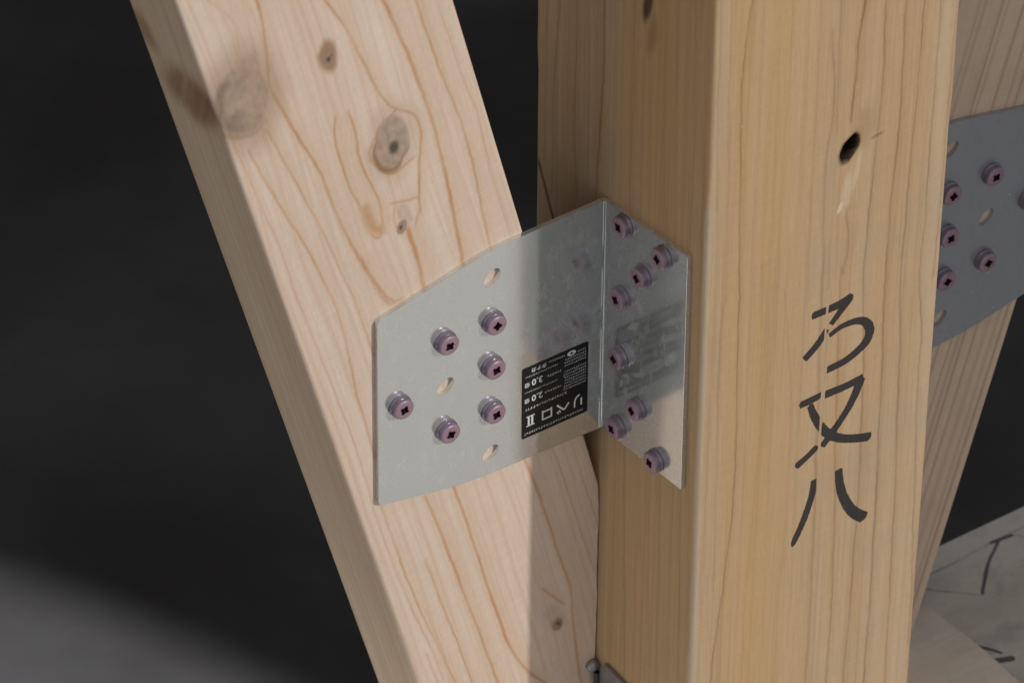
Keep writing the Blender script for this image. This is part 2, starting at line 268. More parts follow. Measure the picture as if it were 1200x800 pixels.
def plain(name, col, rough=.5, metal=0., noise_amt=.15, nscale=200, spec=.5):
    m, nt, out = new_mat(name); g = NT(nt); b = g.n('ShaderNodeBsdfPrincipled')
    n = g.noise(nscale, 4)
    c = g.mix(n, tuple(max(0, x*(1-noise_amt)) for x in col), tuple(x*(1+noise_amt) for x in col))
    g.l(c, b.inputs['Base Color']); b.inputs['Roughness'].default_value = rough; b.inputs['Metallic'].default_value = metal
    b.inputs['Specular IOR Level'].default_value = spec
    g.l(b.outputs[0], out.inputs[0]); return m

M_brace = wood('pine brace wood', (.685, .54, .43), (.735, .605, .50), (.53, .28, .13), grime=(.52, .42, .36), ring=(.27, .145, .07), knot=(.28, .205, .155), gold=(.53, .40, .27))
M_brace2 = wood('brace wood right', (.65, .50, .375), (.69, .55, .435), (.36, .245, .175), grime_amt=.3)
M_post = wood('cedar post wood', (.485, .325, .18), (.515, .38, .245), (.20, .11, .05), ink=True, grime=(.38, .31, .235), grime_amt=.5, ring_gain=.85, fibre=.09, thin_amt=.3)
M_board = wood('pale board wood', (.74, .635, .53), (.82, .755, .67), (.50, .38, .30), fibre=.08)
M_steel = steel('galvanised sheet steel')
M_steel2 = steel('dusty shaded galvanised steel', base=(.26, .28, .315), gloss=(.60, .645, .72), fac=.55, rough=.3, dust=.8)  # real dust specks; shade of the right side put into the darker base
M_screw = plain('lilac plated screw', (.37, .24, .305), .42, .35, .22, 700)
M_flange = plain('shaded screw side', (.265, .215, .275), .36, .5, .25, 700)  # head sides coloured darker and bluer, standing in for their shade
M_socket = plain('dark screw recess', (.07, .03, .05), .40, .5, .2, 900)  # shade inside the recess is put into this dark colour
M_label = plain('black label print', (.010, .010, .011), .3, 0, .2, 400, .3)
M_white = plain('white label print', (.72, .74, .76), .45, 0, .05, 400)
M_wire = plain('zinc bracket', (.30, .31, .32), .35, .7, .25, 300)

# ---------------------------------------------------------------- setting: floor, off-frame wall that shades the right-hand side
def floor_mat():
    m, nt, out = new_mat('dark rough concrete'); g = NT(nt); b = g.n('ShaderNodeBsdfPrincipled')
    n1 = g.noise(3.2, 5); n2 = g.noise(60, 4); n3 = g.noise(9, 3)
    c = g.mix(g.ramp(n1, .38, .74), (.042, .038, .037), (.120, .113, .118))
    c = g.mix(g.math('MULTIPLY', g.ramp(n3, .5, .75), .4), c, (.040, .035, .033))
    c = g.mix(g.math('MULTIPLY', n2, .3), c, (.075, .073, .073))
    g.l(c, b.inputs['Base Color']); b.inputs['Roughness'].default_value = .85; b.inputs['Specular IOR Level'].default_value = .2
    bp = g.n('ShaderNodeBump'); bp.inputs['Strength'].default_value = .4; bp.inputs['Distance'].default_value = .003
    g.l(n2, bp.inputs['Height']); g.l(bp.outputs[0], b.inputs['Normal']); g.l(b.outputs[0], out.inputs[0]); return m
fl = mesh_obj('floor', [(-30, -30, FLOOR_Z), (30, -30, FLOOR_Z), (30, 30, FLOOR_Z), (-30, 30, FLOOR_Z)], [(0, 1, 2, 3)], floor_mat())
tag(fl, 'dark concrete floor far below the timbers, lit at lower left', kind='structure')
def box(name, x0, x1, y0, y1, z0, z1, mat, parent=None, bev=0.):
    bm = bmesh.new(); bmesh.ops.create_cube(bm, size=1)
    for v in bm.verts:
        v.co = Vector((x0 if v.co.x < 0 else x1, y0 if v.co.y < 0 else y1, z0 if v.co.z < 0 else z1))*.001
    if bev: bmesh.ops.bevel(bm, geom=bm.edges[:], offset=bev*.001, segments=2, affect='EDGES')
    return bm_obj(name, bm, mat, parent)
wx = WALL_X
w = box('wall', wx, wx+1500, -920, -900, -181, 2400, plain('wall board', (.62, .58, .52), .8, 0, .1, 4))
tag(w, kind='structure')
w = box('wall', -6000, 6000, 2400, 2450, FLOOR_Z*1000+1, 2800, plain('shading back wall', (.06, .055, .05), .85, 0, .2, 3)); tag(w, kind='structure')  # unseen dark wall, added to hold back ambient light from behind
w = box('shade_ceiling', -6000, 6000, -300, 2390, 2801, 2850, plain('dim ceiling', (.09, .08, .07), .85, 0, .2, 3)); tag(w, kind='structure')  # unseen, added to block ambient light from above and behind
w = box('reflector_floor', -100, 3000, -3500, -14, -200, -182, plain('pale_reflector', (.63, .60, .56), .7, 0, .08, 12)); tag(w, kind='structure')  # unseen pale sheet, added for the steel to reflect and for bounce light

# ---------------------------------------------------------------- post
zs = np.concatenate([np.array([-174.6, -155., -140.]), np.arange(-132, 302, .55), np.array([306., 320, 360, 450, 600, 900])])
def post_r(z): return 1.4+1.1*smooth01((170-z)/14)+.25*sine_noise(z, 5, 5, .05)
X, Y, Zc, S, nz, nc = timber('timber_post', 105., 105., zs, post_r, M_post, (.5, .55, 10, 10))
late = np.zeros(len(X)); ring = np.zeros(len(X)); knot = np.zeros(len(X)); kdark = np.zeros(len(X)); pale = np.zeros(len(X)); ink = np.full(len(X), -2.)
f = np.where((S == 0) | (S == 5))[0]; P2 = np.stack([X[f], Zc[f]], 1)
late[f] = line_field(P2, POST_FRONT_LINES, 3, .22)
# the hollow knot with torn pale fibres under it
t = knot_field(P2, 60.0, 165.6, 3.2, 5.2, -.42, 3)
kd = 1-smooth01((t-1.0)/.3); kdark[f] = kd  # darkness inside the hollow put into the colour, besides its real depth
Y[f] += 11*smooth01((1.08-t)/.35)
ring[f] = np.maximum(ring[f], .55*band(t, .95, 1.35, .3))
t2 = knot_field(P2, 59.7, 146., 2.6, 11., -.10, 4); pale[f] = .25*(1-smooth01((t2-.5)/.6))
t3 = knot_field(P2, 63.9, 155., 1.6, 13., -.12, 5); pale[f] = np.maximum(pale[f], .28*(1-smooth01((t3-.4)/.6)))
t4 = knot_field(P2, 57.4, 140.5, 1.0, 3.2, -.4, 6); pale[f] = np.maximum(pale[f], .6*(1-smooth01((t4-.6)/.5)))
t5 = knot_field(P2, 66., 172., 7., 13., -.1, 7); ring[f] = np.maximum(ring[f], .25*(1-smooth01((t5-.2)/.9)))
tk = knot_field(P2, 71.8, 166.2, 3.2, .6, .12, 8); ring[f] = np.maximum(ring[f], .7*(1-smooth01((tk-.6)/.6)))
# fine groove where the brush skipped, and the brush strokes
gd = np.full(len(f), 1e9); gp = spline(INK_GAP)
for i in range(len(gp)-1):
    d, _, _ = seg_dist(P2, gp[i], gp[i+1]); gd = np.minimum(gd, d)
Y[f] += .35*np.exp(-(gd/.5)**2); pale[f] = np.maximum(pale[f], .15*np.exp(-(gd/.55)**2))
sd = np.full(len(f), 9.)
m = (P2[:, 0] > 30) & (P2[:, 0] < 85) & (P2[:, 1] > -60) & (P2[:, 1] < 115); mi = np.where(m)[0]; q = P2[mi]; dd = np.full(len(mi), 9.)
for pts, ws in INK_STROKES:
    sp = spline(pts, 5); wsi = np.interp(np.linspace(0, 1, len(sp)), np.linspace(0, 1, len(ws)), ws)
    for i in range(len(sp)-1):
        d, _, _ = seg_dist(q, sp[i], sp[i+1], wsi[i], wsi[i+1])
        dv = sp[i+1]-sp[i]; L_ = math.hypot(*dv); tt = ((q-sp[i])@dv)/(L_*L_)          # strokes end bluntly
        if i == 0: d = np.maximum(d, (-tt)*L_-.25)
        if i == len(sp)-2: d = np.maximum(d, (tt-1)*L_-.25)
        dd = np.minimum(dd, d)
sd[mi] = dd
ink[f] = np.clip(np.minimum(-sd, gd-.5), -2, 2)
# left face
tone = np.zeros(len(X))
xw = X+2.5*sine_noise(Zc, 90, 4, .008)+(Zc-100)*.012
tone = np.where(S == 1, .85*(1-smooth01((Y-30)/45)), smooth01((xw-7)/7)*(1-smooth01((xw-30)/26))+.35*band(xw, 58, 68, 8))*(.8+.2*sine_noise(X*1.3+Y, 91, 4, .4))
f = np.where(S == 1)[0]; P2 = np.stack([Y[f], Zc[f]], 1)
late[f] = np.maximum(line_field(P2, POST_LEFT_LINES, 9, .25), stripes(Y[f], Zc[f], 12, 3.2, .5, .22))
t = knot_field(P2, 38.3, 228., 2.6, 8.5, .25, 11); kdark[f] = .85*(1-smooth01((t-.5)/.8))
t = knot_field(P2, 35.5, 217., 3.6, 12., .2, 12); ring[f] = .45*(1-smooth01((t-.3)/.8))
d, _, _ = seg_dist(P2, np.array([102.5, 118.]), np.array([93., 98.])); kdark[f] = np.maximum(kdark[f], .85*np.exp(-(d/.9)**2))
for sc_, col_ in ((3, 0), (2, 0)):
    f = np.where(S == sc_)[0]
    late[f] = stripes(Y[f] if sc_ == 3 else X[f], Zc[f], 20+sc_, 7, .6, .6)
f = np.where(S == 5)[0]; pale[f] = np.maximum(pale[f], .30*smooth01((176-Zc[f])/12))
post = build_timber('timber_post', X, Y, Zc, nz, nc, dict(late=late, kring=ring, knot=knot, kdark=kdark, pale=pale, ink=ink, tone=np.clip(tone, 0, 1)), M_post)
tag(post, 'square golden timber post with black brush characters and a hollow knot', 'post')

# ---------------------------------------------------------------- braces
def clamp_to_post(o_pts, wall_x, sgn, seed):
    wx_, wz_ = o_pts
    lim = wall_x-sgn*(.35+.30*(1+sine_noise(wz_, seed, 6, .16)))
    return np.minimum(wx_, lim) if sgn > 0 else np.maximum(wx_, lim)
BA = math.radians(14.335); CA, SA = math.cos(BA), math.sin(BA)
def make_brace(name, u0, u1, mirror, mat, zs, fine, rad):
    """local axes of the mesh: x across, y deep, z along; placed so the foot is cut against the post and sill"""
    X, Y, Zc, S, nz, nc = timber(name, u1-u0, 45., zs, rad, mat, fine)
    n = len(X); A = {k: np.zeros(n) for k in ('late', 'kring', 'knot', 'kdark', 'pale', 'tone')}
    U = X+u0; wx_ = U*CA-Zc*SA; wz_ = U*SA+Zc*CA          # position before the foot is cut, post at x = 0
    if not mirror:
        f = np.where((S == 0) | (S == 5) | (S == 4))[0]; P2 = np.stack([wx_[f], wz_[f]], 1)
        A['late'][f] = line_field(P2, BRACE_LINES, 1)
        def K(cx, cz, a, b, ang, s, core=.9, rim=.8, halo=0, eye=(0, 0, 0, 0)):
            t = knot_field(P2, cx, cz, a, b, ang, s)
            A['late'][f] *= smooth01((t-.8)/.35)
            A['knot'][f] = np.maximum(A['knot'][f], core*(1-smooth01((t-.85)/.22)))
            th_ = np.arctan2(P2[:, 1]-cz, P2[:, 0]-cx)
            A['kring'][f] = np.maximum(A['kring'][f], rim*(.74+.26*np.cos(th_+2.2))*band(t, .92, 1.05+.17*(.5+.5*np.cos(th_+2.2)), .3))
            if halo: A['kring'][f] = np.maximum(A['kring'][f], halo*(1-smooth01((t-1)/1.1)))
            if eye[2]:
                e = knot_field(P2, cx+eye[0], cz+eye[1], eye[2], eye[3], ang, s+1)
                A['kdark'][f] = np.maximum(A['kdark'][f], .75*(1-smooth01((e-.4)/.8)))
        K(-89.4, 193.9, 6.6, 11.2, .02, 31, .60, .95, .22, (.9, -2.5, 2.4, 3.6))
        K(-85.5, 155.6, 1.9, 2.7, -.2, 33, .9, .8, 0, (-.6, -.4, .7, 1.2))
        e = knot_field(P2, -84.6, 160.2, 3.0, 7.2, .25, 35); A['knot'][f] = np.maximum(A['knot'][f], .30*(1-smooth01((e-.6)/.5)))
        K(-113.7, 239.4, 1.9, 2.6, 0, 36, .9, .3, 0, (0, 0, .9, 1.3))
        e = knot_field(P2, -113.9, 240.6, 4.1, 8.2, .15, 37); A['kring'][f] = np.maximum(A['kring'][f], .8*(1-smooth01((e-.55)/.6)))
        K(-147.5, 236.5, 10.5, 14., .3, 39, .60, .70, .45, (0, 0, 0, 0))
        t = knot_field(P2, -147.5, 236.5, 10.5, 14., .3, 39); th_ = np.arctan2(P2[:, 1]-236.5, P2[:, 0]+147.5); ins = 1-smooth01((t-.8)/.4)
        mott = .5+.5*sine_noise(P2[:, 0]*.9+1.7*np.sin(P2[:, 1]*.35), 61, 4, .45)*sine_noise(P2[:, 1]*.7-P2[:, 0]*.5, 62, 4, .4)*2
        A['knot'][f] *= 1-ins*(.62*np.clip(mott, 0, 1)); A['kring'][f] = np.maximum(A['kring'][f], ins*.42*np.clip(1-mott, 0, 1))
        A['kdark'][f] = np.maximum(A['kdark'][f], ins*.34*band(t, .62, 1.02, .3)*smooth01(.35-np.cos(th_-.3)))
        A['kdark'][f] = np.maximum(A['kdark'][f], .30*ins*(1-smooth01((knot_field(P2, -150, 229.5, 4.5, 4., .4, 63)-.3)/.9)))
        e = knot_field(P2, -145, 250, 4.5, 7, -.25, 64); A['knot'][f] = np.maximum(A['knot'][f], .35*(1-smooth01((e-.2)/.9)))
        e = knot_field(P2, -147.5, 236.5, 9.5, 12.5, .3, 49); A['kring'][f] = np.maximum(A['kring'][f], .30*(1-smooth01((e-.6)/.5)))
        e = knot_field(P2, -149, 243, 3, 7, -.6, 41); A['kdark'][f] = np.maximum(A['kdark'][f], .16*(1-smooth01((e-.1)/1.1)))
        e = knot_field(P2, -139.5, 226, 2.2, 7, .5, 42); A['kring'][f] = np.maximum(A['kring'][f], .55*(1-smooth01((e-.3)/.8)))
        K(-18.1, -67.3, 2.1, 2.7, .2, 43, .95, .9, .2, (0, 0, .8, 1.0))
        e = knot_field(P2, -20, -62, 4.5, 9, .3, 44); A['knot'][f] = np.maximum(A['knot'][f], .22*(1-smooth01((e-.4)/.7)))
        A['late'][f] = np.maximum(A['late'][f], .26*stripes(U[f]+1.5*sine_noise(Zc[f], 77, 4, .02), Zc[f], 50, 3.6, .7, 1))
        f = np.where(S == 1)[0]; Pl = np.stack([Y[f], wz_[f]], 1)
        A['late'][f] = stripes(Y[f], Zc[f], 51, 4.2, .8, .42); A['tone'][f] = .75+.25*sine_noise(Y[f]*.2+Zc[f]*.01, 5, 4, 1.)
        e = knot_field(Pl, 16., 231., 30, 15., -.52, 46)
        A['kring'][f] = np.maximum(A['kring'][f], (.85+.2*sine_noise(Y[f]*.8+wz_[f]*.5, 7, 4, .4))*(1-smooth01((e-.35)/.75)))
        e = knot_field(Pl, 2., 238., 14, 9., -.4, 47); A['kdark'][f] = .12*(1-smooth01((e-.2)/.9))
        e = knot_field(Pl, 40., 246., 9, 12., .0, 48); A['kring'][f] = np.maximum(A['kring'][f], .7*(1-smooth01((e-.2)/1.0)))
    else:
        A['late'] = stripes(U, Zc, 61, 5.5, .7, .75)
    for sd_ in (2, 3):
        f = np.where(S == sd_)[0]; A['late'][f] = stripes(U[f] if sd_ == 2 else Y[f], Zc[f], 70+sd_, 7, .7, .6)
    wx_ = clamp_to_post((wx_, wz_), 0., 1, 81); wz_ = np.maximum(wz_, -174.2)
    Xl = wx_*CA+wz_*SA; Zl = -wx_*SA+wz_*CA
    if mirror:
        Xl = -Xl
        i = (np.arange(nz)[:, None]*nc+np.arange(nc)[::-1][None]).ravel()
        Xl, Y, Zl = Xl[i], Y[i], Zl[i]; A = {k: v[i] for k, v in A.items()}
    o = build_timber(name, Xl, Y, Zl, nz, nc, A, mat)
    o.rotation_euler = (0, BA if mirror else -BA, 0)
    o.location = (.105 if mirror else 0, .060, 0)
    return o
zs = np.concatenate([np.array([-230., -200, -170]), np.arange(-150, 352, .55), np.array([360., 380, 450, 600, 900])])
br = make_brace('diagonal_brace', -94.26, -2.0, False, M_brace, zs, (.5, 1., 10, 10), 1.2)
tag(br, 'pale knotty diagonal brace left of the post, under the plate with black label', 'brace', 'diagonal braces meeting the post')
zs = np.concatenate([np.array([-230., -200]), np.arange(-190, 260, 1.2), np.array([270., 380, 450, 600, 900])])
br2 = make_brace('diagonal_brace', -89.2, 3.0, True, M_brace2, zs, (.8, 1.2, 10, 10), 1.0)
tag(br2, 'diagonal brace half hidden behind the right side of the post', 'brace', 'diagonal braces meeting the post')

# ---------------------------------------------------------------- sill, pale board, offcut marks
def sill_mat():
    m, nt, out = new_mat('grey weathered sill'); g = NT(nt); b = g.n('ShaderNodeBsdfPrincipled')
    n1 = g.noise(1, 5, sc=(14, 70, 40)); n2 = g.noise(1, 4, sc=(220, 800, 300)); n3 = g.noise(1, 5, sc=(70, 70, 70))
    c = g.mix(g.ramp(n1, .3, .7), (.57, .54, .48), (.67, .64, .57))
    c = g.mix(g.math('MULTIPLY', g.ramp(n3, .52, .75), .5), c, (.31, .31, .31))
    c = g.mix(g.math('MULTIPLY', g.ramp(n2, .55, .8), .25), c, (.18, .18, .18))
    c = g.mix(g.math('MULTIPLY', g.ramp(g.math('ADD', g.attr('pencil'), g.math('MULTIPLY', g.math('SUBTRACT', n3, .5), .8)), -.15, .3), .62), c, (.10, .10, .105))
    c = g.mix(g.math('MULTIPLY', g.ramp(g.math('ADD', g.attr('marker'), g.math('MULTIPLY', g.math('SUBTRACT', n3, .5), .9)), -.15, .35), .85), c, (.045, .048, .062))
    g.l(c, b.inputs['Base Color']); b.inputs['Roughness'].default_value = .8; b.inputs['Specular IOR Level'].default_value = .2
    bp = g.n('ShaderNodeBump'); bp.inputs['Strength'].default_value = .4; bp.inputs['Distance'].default_value = .0005
    g.l(n2, bp.inputs['Height']); g.l(bp.outputs[0], b.inputs['Normal']); g.l(b.outputs[0], out.inputs[0]); return m
gx = np.concatenate([[-1500., -800, -300, 0, 100, 150], np.arange(170, 262, .8), [270, 320, 500, 900, 1500]])
gy = np.concatenate([[0., 1.5], np.arange(12, 104, .8), [104.2, 105.]])
GX, GY = np.meshgrid(gx, gy, indexing='ij'); nx_, ny_ = GX.shape
GZ = np.full(GX.shape, -175.); GZ[:, 0] = -176.2; GZ[:, -1] = -176.0; GZ -= .25*(1+sine_noise(GX*1.3+GY*2, 3, 4, .1))*.3
P2 = np.stack([GX.ravel(), GY.ravel()], 1)
def strokes(ls):
    d_ = np.full(len(P2), 9.)
    for pts, w_ in ls:
        sp = spline(pts, 4)
        for i in range(len(sp)-1): d_ = np.minimum(d_, seg_dist(P2, sp[i], sp[i+1], w_, w_)[0])
    return np.clip(-d_, -2, 2)
pencil = strokes([([(186, 92.9), (205, 93), (223.6, 94.3), (260, 93.6)], .45), ([(180.8, 88.4), (189.7, 80.4), (200.4, 70.8)], .5), ([(231.9, 93.3), (240, 85)], .4)])
marker = strokes([([(225.1, 93.2), (220.7, 90), (213.3, 84.8), (202.7, 74.4), (200.6, 72.1)], .85), ([(222, 94.2), (232, 93)], .95),
                  ([(177.9, 64.4), (178.6, 56.6), (179.3, 49.6), (182.2, 45.5), (185.6, 40.1)], .8), ([(181.5, 37.5), (184.5, 36.3), (187, 35.4)], 1.7), ([(180.6, 31), (181.2, 27)], .5)])
V = np.stack([GX.ravel(), GY.ravel(), GZ.ravel()], 1)*.001; F = []
for i in range(nx_-1):
    for j in range(ny_-1): a = i*ny_+j; F.append((a, a+ny_, a+ny_+1, a+1))
nb = len(V); V = [tuple(v) for v in V]
ringv = [i*ny_ for i in range(nx_)]+[(nx_-1)*ny_+j for j in range(1, ny_)]+[i*ny_+ny_-1 for i in range(nx_-2, -1, -1)]+[j for j in range(ny_-2, 0, -1)]
low = []
for k in ringv: low.append(len(V)); V.append((V[k][0], V[k][1], -.295))
for k in range(len(ringv)):
    k2 = (k+1) % len(ringv); F.append((ringv[k2], ringv[k], low[k], low[k2]))
F.append(tuple(low[::-1]))
sill = mesh_obj('sill_beam', V, F, sill_mat())
for nm, arr in (('pencil', pencil), ('marker', marker)):
    a = sill.data.attributes.new(nm, 'FLOAT', 'POINT'); full = np.full(len(V), -2.); full[:nb] = arr; a.data.foreach_set('value', full.astype(np.float32))
tag(sill, 'grey weathered sill beam with pencil and marker lines at the lower right', 'beam')
out_ = [(105.6, -30), (179.6, -30), (179.2, 35), (178.4, 50), (176.2, 67), (175.6, 76.5), (170, 77.2), (153.6, 76.9), (153.4, 59.7), (105.6, 59.7)]
bm = bmesh.new(); vs = [bm.verts.new((x*.001, y*.001, -.1744)) for x, y in out_]; fc = bm.faces.new(vs)
ext = bmesh.ops.extrude_face_region(bm, geom=[fc])
for v in [e for e in ext['geom'] if isinstance(e, bmesh.types.BMVert)]: v.co.z = -.1722
bmesh.ops.recalc_face_normals(bm, faces=bm.faces)
bm.transform(Matrix.Rotation(-math.pi/2, 4, 'Y')); pb = bm_obj('thin_board', bm, M_board); pb.rotation_euler = (0, math.pi/2, 0); tag(pb, 'thin pale board lying on the grey sill at the foot of the post', 'board')

# ---------------------------------------------------------------- bent steel plates with screws
T = 2.0
def poly_with_holes(outer, holes, frame):
    """triangulated flat panel; frame maps (s,z)->front xyz and back xyz"""
    bm = bmesh.new()
    loops = []
    for lp in [outer]+holes:
        vs = [bm.verts.new((s, z, 0)) for s, z in lp]
        es = [bm.edges.new((vs[i], vs[(i+1) % len(vs)])) for i in range(len(vs))]; loops.append((vs, es))
    bmesh.ops.triangle_fill(bm, edges=[e for _, es in loops for e in es], use_beauty=True)
    bm.verts.index_update()
    return [tuple(v.co) for v in bm.verts], [[v.index for v in f_.verts] for f_ in bm.faces], [[v.index for v in vs] for vs, _ in loops]
def round_corner(a, b, c, r, n=4):
    a, b, c = map(np.array, (a, b, c)); d1 = (a-b)/np.linalg.norm(a-b); d2 = (c-b)/np.linalg.norm(c-b)
    p0, p2 = b+d1*r, b+d2*r
    return [tuple((1-t)**2*p0+2*t*(1-t)*b+t*t*p2) for t in np.linspace(0, 1, n+1)]
RI = 1.0                                                    # inner bend radius
def make_plate(name, mat, sx, ox, zoff, with_flange, screws_m, screws_f, holes, drop=0.):
    """bent plate: face sheet on the brace front (plane y=60), flange on the post side (x=0); sx=-1 mirrors to the other side"""
    root = empty(name, (ox*.001, .060, (zoff+24)*.001))
    O = Vector((ox, 60, zoff+24))
    xb = -T-RI                                               # where the bend starts on the face sheet
    TL, T2, TF, FB, B2, BL = (-97.6, 119.6), (-50.4, 130.3), (xb, 130.8), (xb, 24.3-drop), (-61.2, 26.0-drop), (-98.1, 33.9-drop)
    outer = [TF]+round_corner(TF, T2, TL, 6)+round_corner(T2, TL, BL, 2.6)+round_corner(TL, BL, B2, 2.6)+round_corner(BL, B2, FB, 14)+[FB]
    circ = lambda cx, cz, r, n=20: [(cx+.707*(1.12*r*math.cos(2*math.pi*k/n)-sx*.80*r*math.sin(2*math.pi*k/n))*1.0*(1 if sx > 0 else -1), cz+.707*(1.12*r*math.cos(2*math.pi*k/n)+sx*.80*r*math.sin(2*math.pi*k/n))) for k in range(n)]
    pts, tris, lp = poly_with_holes(outer, [circ(x, z, 3.55) for x, z in holes], None)
    V = []; F = []
    def add(front, back): V.append(front); V.append(back); return len(V)-2
    idx = [add((x, 60-T, z), (x, 60, z)) for x, z, _ in pts]
    def two(face, flip):
        a = [idx_[k] for k in face]; 
        F.append(a[::-1] if flip else a); F.append([k+1 for k in (a if flip else a[::-1])])
    idx_ = idx
    for t_ in tris:
        p = [pts[k] for k in t_]; ar = (p[1][0]-p[0][0])*(p[2][1]-p[0][1])-(p[2][0]-p[0][0])*(p[1][1]-p[0][1])
        two(t_, ar < 0)
    def walls(loop):
        for k in range(len(loop)):
            a, b = idx_[loop[k]], idx_[loop[(k+1) % len(loop)]]; F.append([a, a+1, b+1, b])
    ol = lp[0]; iT, iB = ol[0], ol[-1]
    for k in range(len(ol)-1):
        a, b = idx[ol[k]], idx[ol[k+1]]; F.append([a, a+1, b+1, b])
    for h_ in lp[1:]: walls(h_)
    # bend: quarter turn from the face sheet (+x) to the flange (-y)
    cx, cy = xb, 60-T-RI; prevT, prevB = idx[iT], idx[iB]
    for k in range(1, 7):
        a = math.pi/2*(1-k/6); c_, s_ = math.cos(a), math.sin(a)
        f_ = (cx+RI*c_, cy+RI*s_); b_ = (cx+(RI+T)*c_, cy+(RI+T)*s_)
        tp = add((*f_, 130.9), (*b_, 130.9)); bt = add((*f_, 24.4-drop+.5*k/6), (*b_, 24.4-drop+.5*k/6))
        F.append([prevT, prevB, bt, tp]); F.append([prevT+1, tp+1, bt+1, prevB+1])
        F.append([prevT, tp, tp+1, prevT+1]); F.append([prevB, prevB+1, bt+1, bt])
        prevT, prevB = tp, bt
    # flange in (y,z)
    if with_flange:
        yF = cy
        FO = [(yF, 130.9)]+round_corner((yF, 130.9), (8.2, 139.6), (7.4, 31.9), 1.6)+round_corner((8.2, 139.6), (7.4, 31.9), (yF, 24.9-drop), 1.0)+[(yF, 24.9-drop)]
        p2, t2, l2 = poly_with_holes(FO, [], None)
        i0 = l2[0][0]; i1 = l2[0][-1]; idf = []
        for k, (y, z, _) in enumerate(p2):
            idf.append(prevT if k == i0 else prevB if k == i1 else add((-T, y, z), (0, y, z)))
        idx_ = idf
        for t_ in t2:
            p = [p2[k] for k in t_]; ar = (p[1][0]-p[0][0])*(p[2][1]-p[0][1])-(p[2][0]-p[0][0])*(p[1][1]-p[0][1])
            two(t_, ar > 0)
        o2 = l2[0]
        for k in range(len(o2)-1):
            a, b = idf[o2[k]], idf[o2[k+1]]; F.append([a, b, b+1, a+1])
    W = [(sx*x+ox-O.x, y-O.y, z+zoff-O.z) for x, y, z in V]
    if sx < 0: F = [f_[::-1] for f_ in F]
    bm = bmesh.new(); bv = [bm.verts.new(Vector(w_)*.001) for w_ in W]
    for f_ in F:
        try: bm.faces.new([bv[k] for k in f_])
        except ValueError: pass
    bmesh.ops.recalc_face_normals(bm, faces=bm.faces)
    pl = bm_obj('steel_sheet', bm, mat, root)
    md = pl.modifiers.new('edge', 'BEVEL'); md.width = .00035; md.segments = 2; md.limit_method = 'ANGLE'; md.angle_limit = math.radians(50)
    rng = random.Random(4 if sx > 0 else 9)
    for (x, z) in screws_m:
        s_ = new_screw(); s_.parent = root; s_.location = Vector((sx*x+ox-O.x, 60-T-O.y, z+zoff-O.z))*.001
        s_.rotation_euler = (math.pi/2, 0, 0); s_.rotation_euler.rotate_axis('Z', rng.uniform(0, 6.28))
    for (y, z) in screws_f:
        s_ = new_screw(); s_.parent = root; s_.location = Vector((sx*-T+ox-O.x, y-O.y, z+zoff-O.z))*.001
        s_.rotation_euler = (0, -sx*math.pi/2, 0); s_.rotation_euler.rotate_axis('Z', rng.uniform(0, 6.28))
    return root
def lathe(profile, n=28):
    V = []; F = []
    for r_, z_ in profile: V += [(r_*math.cos(2*math.pi*k/n), r_*math.sin(2*math.pi*k/n), z_) for k in range(n)]
    for i in range(len(profile)-1):
        for k in range(n): a = i*n+k; b = i*n+(k+1) % n; F.append((a, b, b+n, a+n))
    return V, F
def socket_r(a):                                             # four-lobed driver recess
    return 1.55*(1+.24*math.cos(4*a))
def screw_meshes():
    n = 32
    prof = [(3.6, .0), (4.4, .0), (4.5, .25), (4.45, .95), (4.05, 1.15), (4.14, 1.35), (4.14, 2.7), (4.02, 3.1), (3.75, 3.38), (3.35, 3.48), (2.5, 3.48)]
    V, F = lathe(prof, n); k0 = len(V)
    V += [(socket_r(2*math.pi*k/n)*math.cos(2*math.pi*k/n), socket_r(2*math.pi*k/n)*math.sin(2*math.pi*k/n), 3.44) for k in range(n)]
    for k in range(n): a = k0-n+k; b = k0-n+(k+1) % n; F.append((a, b, b+n, a+n))
    V2 = []; F2 = []
    for s_, z_ in ((1, 3.44), (.96, 3.7), (.86, 1.7)):
        V2 += [(s_*socket_r(2*math.pi*k/n)*math.cos(2*math.pi*k/n), s_*socket_r(2*math.pi*k/n)*math.sin(2*math.pi*k/n), z_) for k in range(n)]
    for i in range(2):
        for k in range(n): a = i*n+k; b = i*n+(k+1) % n; F2.append((a, b, b+n, a+n))
    F2.append(tuple(range(2*n, 3*n)))
    res = []
    for nm, v, f_, mt in (('screw', V, F, M_screw), ('driver_recess', V2, F2, M_socket)):
        me = bpy.data.meshes.new(nm); me.from_pydata([tuple(c*.001 for c in p) for p in v], [], f_); me.materials.append(mt)
        if nm == 'screw':
            me.materials.append(M_flange)
            for p_ in me.polygons: p_.material_index = 1 if p_.center.z < .0030 and math.hypot(p_.center.x, p_.center.y) > .0036 else 0
        me.polygons.foreach_set('use_smooth', [nm == 'screw']*len(me.polygons)); me.update(); res.append(me)
    return res
SM = screw_meshes()
def new_screw():
    a = link(bpy.data.objects.new('screw', SM[0])); b = link(bpy.data.objects.new('driver_recess', SM[1])); b.parent = a; return a
def grid20(l): return l
bp1 = make_plate('brace_plate', M_steel, 1, 0, 0, True, MAIN_SCREWS, FLAP_SCREWS, MAIN_HOLES)
tag(bp1, 'shiny bent steel plate with a black label, screwed across the left brace and the post', 'plate', 'bent steel plates joining brace to post')
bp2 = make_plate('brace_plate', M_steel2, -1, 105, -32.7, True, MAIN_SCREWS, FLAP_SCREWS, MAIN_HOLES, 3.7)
tag(bp2, 'dull dusty steel plate on the brace at the right, partly behind the post', 'plate', 'bent steel plates joining brace to post')

